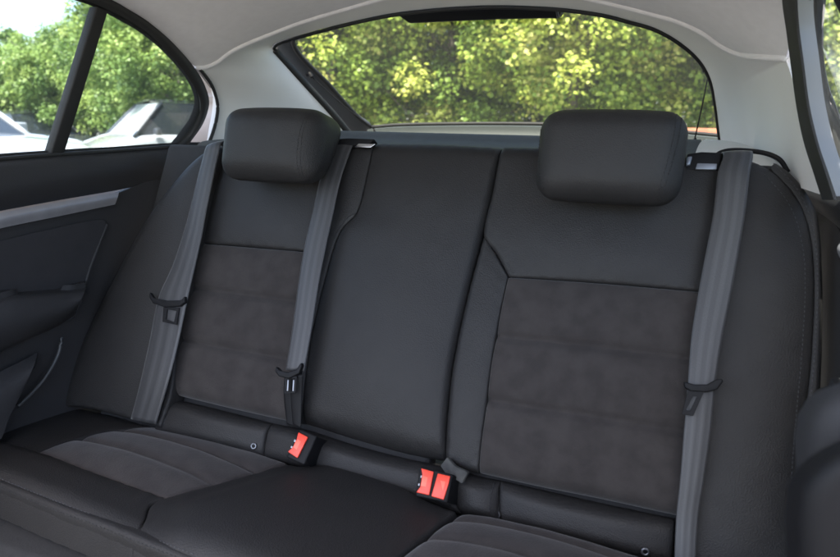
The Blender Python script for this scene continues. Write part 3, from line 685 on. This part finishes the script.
# =================== doors
def door(sx, label, loc):
    rt = root('rear_door', label, 'car door', loc)
    def D(px, py, x):                       # traced on the left door, mirrored for the right one
        p = atx(px, py, x); return V((-p.x + .018, p.y, p.z)) if sx > 0 else p
    def Dl(l, x): return [D(a, b, x) for a, b in l]
    aw = V((sx, 0, 0)); 
    # upper sill pad
    s0 = [(-260, 183), (-120, 172), (0, 160), (65, 155), (120, 151.5), (172, 147.5), (215, 146)]
    s1 = [(-260, 192), (-120, 181), (0, 168), (65, 163), (120, 159), (172, 154), (215, 153)]
    s2 = [(-260, 225), (-120, 214), (0, 192), (65, 180), (120, 172), (172, 168), (215, 164)]
    s3 = [(-260, 252), (-120, 233), (0, 211), (60, 200), (118, 190), (165, 180), (215, 172)]
    loft('sill_pad', [Dl(s0, -.675), Dl(s0, -.662), Dl(s1, -.648), Dl(s2, -.640), Dl(s3, -.661)], M['softdark'], rt, 60, 30, .01, away=aw)
    loft('trim_strip', [Dl([(-260, 256), (-120, 236), (0, 213), (60, 202), (119, 192)], -.646), Dl([(-260, 270), (-120, 250), (0, 220), (60, 208), (117.5, 198)], -.640), Dl([(-260, 282), (-120, 258), (0, 228.5), (60, 216), (115, 204.5)], -.646)],
         M['silver'], rt, 50, 10, .008, away=aw)
    # main lower panel
    a0 = [(-260, 270), (-120, 246), (0, 224), (60, 208), (115, 194), (165, 174), (215, 162)]
    a1 = [(-260, 310), (-120, 285), (0, 242), (60, 229), (106, 219), (150, 210), (210, 200)]
    a2 = [(-260, 520), (-120, 470), (0, 420), (50, 405), (80, 395), (140, 390), (200, 380)]
    a3 = [(-260, 640), (-120, 590), (0, 520), (50, 490), (80, 480), (140, 470), (200, 460)]
    loft('door_panel', [Dl(a0, -.658), Dl(a1, -.656), Dl(a2, -.665), Dl(a3, -.665)], M['softdark'], rt, 60, 40, .012, away=aw)
    # cloth field with rounded corner
    c0 = [(-260, 315), (-120, 278), (0, 241), (50, 229), (95, 219.5), (106, 220), (105, 228)]
    c1 = [(-260, 345), (-120, 318), (0, 268), (45, 258), (80, 256), (94, 256), (98, 254)]
    c2 = [(-260, 370), (-120, 340), (0, 296), (45, 290), (75, 288), (84, 286), (88, 284)]
    loft('cloth_field', [Dl(c0, -.652), Dl(c0, -.649), Dl(c1, -.650), Dl(c2, -.650)], M['clothdark'], rt, 50, 24, .006, away=aw)
    # armrest swelling
    r0 = [(-260, 370), (-120, 340), (0, 296), (45, 290), (75, 288), (86, 285)]
    r1 = [(-260, 395), (-120, 360), (0, 304), (45, 297), (75, 293), (85, 291)]
    r2 = [(-260, 440), (-120, 400), (0, 328), (45, 316), (70, 308), (81, 300)]
    r3 = [(-260, 470), (-120, 425), (0, 350), (30, 336), (60, 322), (76, 312)]
    loft('armrest', [Dl(r0, -.650), Dl(r1, -.612), Dl(r2, -.600), Dl(r3, -.622), Dl(sh(r3, 0, 3), -.655)], M['softdark'], rt, 50, 30, .01, away=aw)
    tube('panel_edge', Dl([(-260, 474), (-120, 428), (0, 352), (30, 338), (60, 323), (73, 317), (79, 305), (85, 290)], -.647), .0028, M['softdark'], rt, n=60)
    tube('panel_edge', Dl([(84, 288), (90, 268), (100, 242), (107, 224)], -.650), .0028, M['softdark'], rt, n=30)
    # door pocket
    loft('door_pocket', [Dl([(-260, 500), (-120, 452), (0, 372), (20, 362), (38, 352)], -.645), Dl([(-260, 540), (-120, 490), (0, 395), (15, 385), (33, 368)], -.622), Dl([(-260, 600), (-120, 540), (0, 440), (8, 420), (18, 400)], -.620)], M['softdark'], rt, 40, 16, .008, away=aw)
    tube('pocket_edge', Dl([(62, 337), (58, 355), (45, 378), (30, 395), (18, 406)], -.640), .003, M['darkplastic'], rt, n=30)
    # window frame
    def wx(z): return -.665 + .35 * max(0, z - 1.08)
    def WD(px, py, k=0):
        x = -.66
        for _ in range(12): x = wx(atx(px, py, x).z) + k
        p = atx(px, py, x); return V((-p.x + min(.047, .047 - .29 * (p.z - 1.17)), p.y, p.z)) if sx > 0 else p
    inner_ = [(172, 148), (186, 138), (196, 124), (200, 112), (200, 100), (192, 82), (172, 56), (148, 33), (125, 18), (108, 10), (90, 2), (60, -8), (-40, -52), (-200, -120)]
    outer_ = [(180, 156), (192, 140), (203, 124), (209, 106), (208, 94), (199, 74), (176, 46), (150, 23), (128, 9), (112, 0), (95, -8), (62, -20), (-40, -66), (-200, -136)]
    loft('window_frame', [[WD(*p, .006) for p in inner_], [WD(*p, .012) for p in [((a[0] + b[0]) / 2, (a[1] + b[1]) / 2) for a, b in zip(inner_, outer_)]], [WD(*p, .004) for p in outer_]], M['rubber'], rt, 100, 8, .03, away=aw)
    tube('sill_seal', [WD(a, b, .004) for a, b in [(-260, 182), (-120, 171), (0, 159), (65, 154), (120, 150.5), (176, 146)]], .004, M['rubber'], rt, n=40)
    dv = [WD(108, 6, .004), WD(60, 152, .004)]; wv = V((0, .017 , 0))
    dq = [WD(97.5, 6, .002), WD(109, 10, .002), WD(64, 156, .002), WD(50, 157, .002)]
    prism('window_divider', dq, V((sx * .02, 0, 0)), M['rubber'], rt, .003)
    gi = [WD(a, b, -.006) for a, b in [(176, 150), (190, 138), (202, 122), (205, 108), (203, 98), (196, 82), (176, 54), (150, 30), (126, 14), (108, 6), (90, -2), (60, -12), (-40, -56), (-200, -124)]]
    gbm = [WD(a, b, -.006) for a, b in [(176, 150), (165, 151), (140, 152), (120, 153), (100, 154), (80, 155), (60, 156), (40, 158), (20, 160), (0, 161), (-40, 165), (-80, 169), (-140, 174), (-200, 178)]]
    loft('window_glass', [gi, gbm], M['sideglass'], rt, 60, 10, .004, away=aw)
    return rt

door(-1, 'left rear door with a silver strip, dark armrest and quarter window', (-.70, .7, .5))
door(1, 'right rear door at the right edge, mostly hidden beyond the seat', (.70, .7, .5))

# =================== front seat, only its edge enters the picture
fs_ = root('front_seat', 'blurred edge of the dark front seat at the lower right corner', 'front seat', (.6, .2, .4))
prism('seat_side_cover', [aty(a, b, .40) for a, b in [(808, 640), (804, 560), (803, 520), (806, 495), (815, 479), (828, 466), (844, 455), (880, 438), (980, 430), (980, 640)]], (0, .05, -.02), M['black'], fs_, .012, seg=6)
prism('seat_bolster', [aty(a, b, .47) for a, b in [(821, 530), (816, 490), (814, 450), (818, 426), (828, 408), (844, 398), (880, 384), (980, 378), (980, 530)]], (0, .07, -.02), M['softdark'], fs_, .022, seg=6)
# =================== outside
g = mesh('ground', [(-120, -60, 0), (120, -60, 0), (120, 160, 0), (-120, 160, 0)], [[0, 1, 2, 3]], M['ground'], None, False); g['kind'] = 'structure'
g = mesh('verge', [(-60, 7.4, .004), (60, 7.4, .004), (60, 60, .004), (-60, 60, .004)], [[0, 1, 2, 3]], M['grass'], None, False); g['kind'] = 'structure'

def leafmat(name, cols, trans=.35):
    mt = bpy.data.materials.new(name); mt.use_nodes = True; nt = mt.node_tree; N = nt.nodes; L = nt.links
    b = N['Principled BSDF']; out = N['Material Output']
    at = N.new('ShaderNodeAttribute'); at.attribute_name = 'leafvar'
    cr = N.new('ShaderNodeValToRGB'); cr.color_ramp.elements[0].color = (*cols[0], 1); cr.color_ramp.elements[1].color = (*cols[-1], 1)
    for i, c in enumerate(cols[1:-1]):
        e = cr.color_ramp.elements.new((i + 1) / (len(cols) - 1)); e.color = (*c, 1)
    L.new(at.outputs['Fac'], cr.inputs[0]); L.new(cr.outputs[0], b.inputs['Base Color']); b.inputs['Roughness'].default_value = .5
    tr = N.new('ShaderNodeBsdfTranslucent'); L.new(cr.outputs[0], tr.inputs[0]); mx = N.new('ShaderNodeMixShader'); mx.inputs[0].default_value = trans
    L.new(b.outputs[0], mx.inputs[1]); L.new(tr.outputs[0], mx.inputs[2]); L.new(mx.outputs[0], out.inputs[0])
    return mt
LM = [leafmat('maple_leaves', [(.10, .17, .03), (.18, .28, .045), (.28, .38, .05), (.44, .50, .10), (.54, .48, .18)]),
      leafmat('green_leaves', [(.08, .15, .04), (.16, .26, .06), (.26, .37, .09), (.40, .48, .14)]),
      leafmat('second_row_leaves', [(.03, .06, .015), (.06, .11, .025), (.11, .16, .04)])]
def tree(x, y, h, r, nclump, nleaf, size, lm, label, lowest=.9, group='trees behind the car', seed=0, shape='maple', spread=.26):
    rg = np.random.default_rng(seed + 100); rt = root('broadleaf_tree', label, 'tree', (x, y, 0), group)
    base = V((x, y, 0))
    limbs = []
    vs = []; fs = []
    def limb(a, b, ra, rb, n=8):
        o = len(vs); k = [a.lerp(b, i / (n - 1)) + V(rg.normal(0, .03, 3)) * (1 if 0 < i < n - 1 else 0) for i in range(n)]
        t = (b - a).normalized(); u = t.cross(V((1, .2, 0))).normalized(); w = t.cross(u)
        for i, p in enumerate(k):
            rr = ra + (rb - ra) * i / (n - 1)
            for j in range(7): an = j * 2 * math.pi / 7; vs.append(p + u * math.cos(an) * rr + w * math.sin(an) * rr)
        fs.extend(grid_faces(7, n, o, closed=True))
    top = base + V((rg.normal(0, .15), rg.normal(0, .15), h * .9)); limb(base, top, .045 * h / 2, .02)
    ends = []
    for i in range(16):
        z = lowest + (h * .9 - lowest) * rg.random(); a = rg.random() * 2 * math.pi; rr = r * (.5 + .4 * rg.random())
        st = base.lerp(top, z / (h * .9) * .8); e = V((x + math.cos(a) * rr, y + math.sin(a) * rr, min(h, z + .5 * rg.random() + .1)))
        limb(st, e, .03, .008, 6)
    mesh('trunk', vs, fs, M['bark'], rt)
    # leaf clumps spread through the crown, thicker to the outside
    C = []
    while len(C) < nclump:
        p = rg.uniform(-1, 1, 3); q = np.linalg.norm(p)
        if q > 1 or rg.random() > .25 + .75 * q ** 2: continue
        C.append(p)
    C = np.array(C); zc = (lowest + h) / 2; hz = (h - lowest) / 2
    lump = 1 + .18 * np.sin(C[:, 0] * 5 + seed) * np.cos(C[:, 2] * 6 + seed * 2)
    C = C * lump[:, None] * np.array([r, r, hz]) + np.array([x, y, zc])
    n = nclump * nleaf
    cl = np.repeat(C, nleaf, 0); cv = np.repeat(rg.random(nclump), nleaf)
    sp = rg.normal(0, 1, (n, 3)); sp /= np.linalg.norm(sp, axis=1)[:, None]; sp *= (rg.random(n) ** .5)[:, None] * spread * np.array([.95, .95, 1.0])
    P = cl + sp
    sz = size * rg.uniform(.6, 1.25, n)
    nrm = sp / spread * .6 + rg.normal(0, .45, (n, 3)) + np.array([0, -.25, .75]); nrm /= np.linalg.norm(nrm, axis=1)[:, None]
    ax = rg.normal(0, 1, (n, 3)) + np.array([0, 0, -.8]); ax -= (ax * nrm).sum(1)[:, None] * nrm; ax /= np.linalg.norm(ax, axis=1)[:, None]
    bx = np.cross(nrm, ax)
    if shape == 'maple':
        T = np.array([[0, -.45, 0], [.22, -.28, .03], [.5, -.12, -.06], [.28, .05, .03], [.34, .34, -.05], [.10, .22, .02], [0, .62, -.10], [-.10, .22, .02], [-.34, .34, -.05], [-.28, .05, .03], [-.5, -.12, -.06], [-.22, -.28, .03]])
    else:
        T = np.array([[0, -.5, 0], [.24, -.1, .05], [.2, .2, .03], [0, .55, -.08], [-.2, .2, .03], [-.24, -.1, .05]])
    K = len(T)
    Vv = P[:, None, :] + sz[:, None, None] * (T[None, :, 0:1] * bx[:, None, :] + T[None, :, 1:2] * ax[:, None, :] + T[None, :, 2:3] * nrm[:, None, :])
    Vv = Vv.reshape(-1, 3) - np.array([x, y, 0])
    me = bpy.data.meshes.new('crown'); me.vertices.add(n * K); me.vertices.foreach_set('co', Vv.ravel().astype(np.float32))
    me.loops.add(n * K); me.loops.foreach_set('vertex_index', np.arange(n * K, dtype=np.int32))
    me.polygons.add(n); me.polygons.foreach_set('loop_start', np.arange(0, n * K, K, dtype=np.int32)); me.polygons.foreach_set('loop_total', np.full(n, K, dtype=np.int32))
    at = me.attributes.new('leafvar', 'FLOAT', 'FACE'); at.data.foreach_set('value', np.clip(.72 * cv + .28 * rg.random(n) , 0, 1).astype(np.float32))
    me.update(calc_edges=True); me.materials.append(lm)
    o = bpy.data.objects.new('crown', me); col.objects.link(o); o.parent = rt
    return rt
# row seen through the rear window
tree(-4.95, 8.7, 4.6, 1.3, 440, 150, .058, LM[0], 'maple tree with yellow-green leaves behind the left corner of the rear window', .7, seed=1)
tree(-3.9, 8.2, 4.9, 1.45, 440, 150, .058, LM[0], 'bright yellow-green maple tree left of the middle of the rear window', .75, seed=2)
tree(-2.2, 8.5, 4.8, 1.45, 440, 150, .058, LM[0], 'maple tree seen under the black brake light housing', .8, seed=3)
tree(-0.5, 8.1, 4.9, 1.45, 440, 150, .058, LM[0], 'maple tree whose leaves hang down behind the right headrest', 1.15, seed=4)
tree(1.2, 8.5, 4.8, 1.45, 440, 150, .058, LM[0], 'maple tree behind the right corner of the rear window', 1.2, seed=5)
tree(3.4, 9.2, 4.0, 1.4, 260, 50, .12, LM[1], 'green tree glimpsed through the right door window', .9, seed=6)
# quarter window and left
tree(-8.8, 11.2, 5.2, 1.9, 480, 120, .072, LM[1], 'green tree filling the quarter window of the left door', .8, seed=7)
tree(-11.4, 13.2, 4.5, 1.9, 400, 115, .074, LM[1], 'green tree behind the dark divider of the left door window', .8, seed=8)
tree(-14.6, 14.2, 3.9, 2.0, 400, 115, .074, LM[1], 'lower green tree in the left door window', .6, seed=9)
tree(-18.0, 14.6, 3.9, 2.1, 360, 55, .14, LM[1], 'pale green tree at the far left edge of the left door window', .6, seed=10)
tree(-21.5, 15.5, 4.2, 2.1, 300, 50, .15, LM[1], 'leafy green tree beyond the far left edge of the car window', .6, seed=11)
# darker wood behind
for i, (x, y) in enumerate(((-13.5, 19), (-9.8, 17), (-6.6, 13.5), (-4.1, 12.6), (-1.6, 12.9), (.9, 12.4), (3.6, 13))):
    tree(x, y, 4.8 if x > -9 else 4.2, 1.9, 300, 70, .15, LM[2], 'dark tree in the shady second row behind the maples', .2, 'dark trees of the second row', 30 + i, 'leaf', .42)

fn = root('board_fence', 'weathered grey board fence in the shade behind the maple trees', 'fence', (0, 10.6, 0))
px_ = [];
fv = []; ff = []
k = 0; x = -9.0
while x < 6.5:
    w = .13; h_ = 1.42 + random.uniform(-.02, .02); b = len(fv); y_ = 10.6 + random.uniform(-.006, .006)
    fv += [V((x, y_, 0)), V((x + w, y_, 0)), V((x + w, y_ + .02, 0)), V((x, y_ + .02, 0)), V((x, y_, h_)), V((x + w, y_, h_)), V((x + w, y_ + .02, h_)), V((x, y_ + .02, h_))]
    ff += [[b, b + 1, b + 5, b + 4], [b + 1, b + 2, b + 6, b + 5], [b + 2, b + 3, b + 7, b + 6], [b + 3, b, b + 4, b + 7], [b + 4, b + 5, b + 6, b + 7]]
    x += .145
mesh('boards', fv, ff, M['fence'], fn, False)
for x in (-8.5, -5.5, -2.5, .5, 3.5, 6): box('post', (x, 10.63, 0), (x + .1, 10.73, 1.5), M['fence'], fn, .005)
rr_ = root('barrier_rail', 'low rusty red barrier rail at the right corner of the rear window', 'barrier', (1.2, 6.4, 0))
box('rail', (.3, 6.4, 1.17), (2.0, 6.46, 1.26), M['rust'], rr_, .01)
for x in (.5, 1.2, 1.8): box('post', (x, 6.47, 0), (x + .07, 6.54, 1.22), M['rust'], rr_, .005)

# ---------- parked cars
def car(label, loc, heading, L, Wd, H, belt, hood, paint, scale=1, cab=(.30, .44, .80, .95), roofpaint=None, group='cars parked by the trees', screen=None):
    rt = root('parked_car', label, 'car', loc, group); c, s_ = math.cos(heading), math.sin(heading)
    def T(x, y, z): return V((loc[0] + c * x - s_ * y, loc[1] + s_ * x + c * y, z))
    hw = Wd / 2
    # body: sections along the length, front at x = 0
    st = [(0.0, .50, .42, .62), (.02, .45, .30, .85), (.06, .78 * hood, .22, .93), (.15, .93 * hood, .2, .98), (cab[0], hood, .2, 1), (cab[1], belt, .2, 1), (cab[2], belt, .2, 1), (.93, belt * .98, .22, .97), (.98, belt * .85, .3, .92), (1.0, .6, .42, .85)]
    st[0] = (0.0, .55 * hood, .34, .80); st[1] = (.02, .72 * hood, .26, .88)
    rows = []
    for f, zt, zb, kw in st:
        w = hw * kw; rows.append([T(f * L, -w * .9, zb), T(f * L, -w, zb + .12), T(f * L, -w, zb + (zt - zb) * .65), T(f * L, -w * .95, zt - .03), T(f * L, -w * .80, zt), T(f * L, 0, zt + .02), T(f * L, w * .80, zt), T(f * L, w * .95, zt - .03), T(f * L, w, zb + (zt - zb) * .65), T(f * L, w, zb + .12), T(f * L, w * .9, zb)])
    loft('body', rows, paint, rt, 44, 50, .02)
    # greenhouse
    z0, z1 = belt - .02, H; xa, xb, xc, xd = [k * L for k in cab]; w0, w1 = hw * .93, hw * .74
    A1, A2 = T(xa, -w0, hood - .02), T(xa, w0, hood - .02); B1, B2 = T(xb, -w1, z1 - .03), T(xb, w1, z1 - .03); C1, C2 = T(xc, -w1, z1 - .04), T(xc, w1, z1 - .04); D1, D2 = T(xd, -w0, z0), T(xd, w0, z0)
    up = V((0, 0, .0))
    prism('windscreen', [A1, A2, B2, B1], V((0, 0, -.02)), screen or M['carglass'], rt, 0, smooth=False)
    prism('rear_window', [C1, C2, D2, D1], V((0, 0, -.02)), M['carglass'], rt, 0, smooth=False)
    for q in ([A1, B1, C1, D1], [A2, B2, C2, D2]): prism('side_window', [p.lerp(sum(q, V()) / 4, .04) for p in q], V((-s_, c, 0)) * (.02 if q[0] is A2 else -.02) * -1, M['carglass'], rt, 0, smooth=False)
    rp = roofpaint or paint
    loft('roof', [[B1, T(xb, 0, z1 + .02), B2], [T((xb + xc) / 2, -w1, z1), T((xb + xc) / 2, 0, z1 + .05), T((xb + xc) / 2, w1, z1)], [C1, T(xc, 0, z1), C2]], rp, rt, 16, 16, .03)
    for a, b in ((A1, B1), (A2, B2), (D1, C1), (D2, C2)): tube('pillar', [a, b], .035, rp, rt, n=6)
    for sd in (-1, 1):
        mid = (T((xb + xc) / 2, sd * w1, z1 - .02), T((xb + xc) / 2, sd * w0, z0)); tube('pillar', mid, .03, rp, rt, n=6)
        obox('mirror', T(xa + .35, sd * (hw + .08), belt + .04), V((c, s_, 0)) * .05, V((-s_, c, 0)) * .09, (0, 0, .06), rp, rt, .02)
        hl_ = obox('headlight', T(.07 * L * .6, sd * hw * .66, .66 * hood), V((c, s_, 0)) * .10, V((-s_, c, 0)) * .17, (0, 0, .07), M['lamp'], rt, .03)
        for f in (.17, .80):
            cc = T(f * L, sd * (hw - .09), .32); n = 24; vs = []
            for k, (rad, off) in enumerate(((.2, -.09), (.30, -.10), (.32, -.07), (.32, .07), (.30, .10), (.2, .09))):
                for i in range(n):
                    an = 2 * math.pi * i / n; vs.append(cc + V((c, s_, 0)) * math.cos(an) * rad + V((0, 0, 1)) * math.sin(an) * rad + V((-s_, c, 0)) * off)
            w_ = mesh('wheel', vs, grid_faces(n, 6, closed=True), M['tyre'], rt)
            vs = [cc + V((-s_, c, 0)) * sd * .07] + [cc + V((c, s_, 0)) * math.cos(2 * math.pi * i / n) * .2 + V((0, 0, 1)) * math.sin(2 * math.pi * i / n) * .2 + V((-s_, c, 0)) * sd * .085 for i in range(n)]
            mesh('rim', vs, [[0, i, i % n + 1] for i in range(1, n + 1)], M['silver'], w_)
    return rt
q = aty(72, 150, 4.8)
car('white parked car low in the left door window', (q.x, q.y, 0), R(180), 4.6, 1.8, 1.5, 1.06, 1.02, M['carwhite'], cab=(.34, .48, .80, .95))
q = aty(68, 150, 8.3)
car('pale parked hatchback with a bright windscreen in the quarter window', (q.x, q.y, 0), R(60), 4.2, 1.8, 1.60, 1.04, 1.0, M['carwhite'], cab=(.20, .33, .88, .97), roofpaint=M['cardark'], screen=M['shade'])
q = aty(85, 140, 12.5)
car('dark parked car behind the white one in the left door window', (q.x, q.y, 0), R(172), 4.4, 1.8, 1.44, 1.0, .95, M['cardark'])

# =================== light
sun_el, sun_az = 61, 188        # azimuth: clockwise from +Y
wd = bpy.data.worlds.new('World'); scene.world = wd; wd.use_nodes = True
N = wd.node_tree.nodes; sk = N.new('ShaderNodeTexSky'); sk.sky_type = 'NISHITA'; sk.sun_disc = False
sk.sun_elevation = R(sun_el); sk.sun_rotation = R(sun_az); sk.dust_density = 2.5; sk.air_density = 1.0
wd.node_tree.links.new(sk.outputs[0], N['Background'].inputs[0]); N['Background'].inputs[1].default_value = .15
sl = bpy.data.lights.new('sun', 'SUN'); sl.energy = 3.2; sl.angle = R(.5); sl.color = (1, .95, .87)
so = bpy.data.objects.new('sun', sl); col.objects.link(so)
sd = V((math.sin(R(sun_az)) * math.cos(R(sun_el)), math.cos(R(sun_az)) * math.cos(R(sun_el)), math.sin(R(sun_el))))
so.rotation_euler = (-sd).to_track_quat('-Z', 'Y').to_euler()
scene.view_settings.view_transform = 'Standard'; scene.view_settings.look = 'None'; scene.view_settings.exposure = 2.42; scene.view_settings.gamma = 1
scene.render.engine = 'CYCLES'
scene.cycles.transparent_max_bounces = 16; scene.cycles.max_bounces = 8
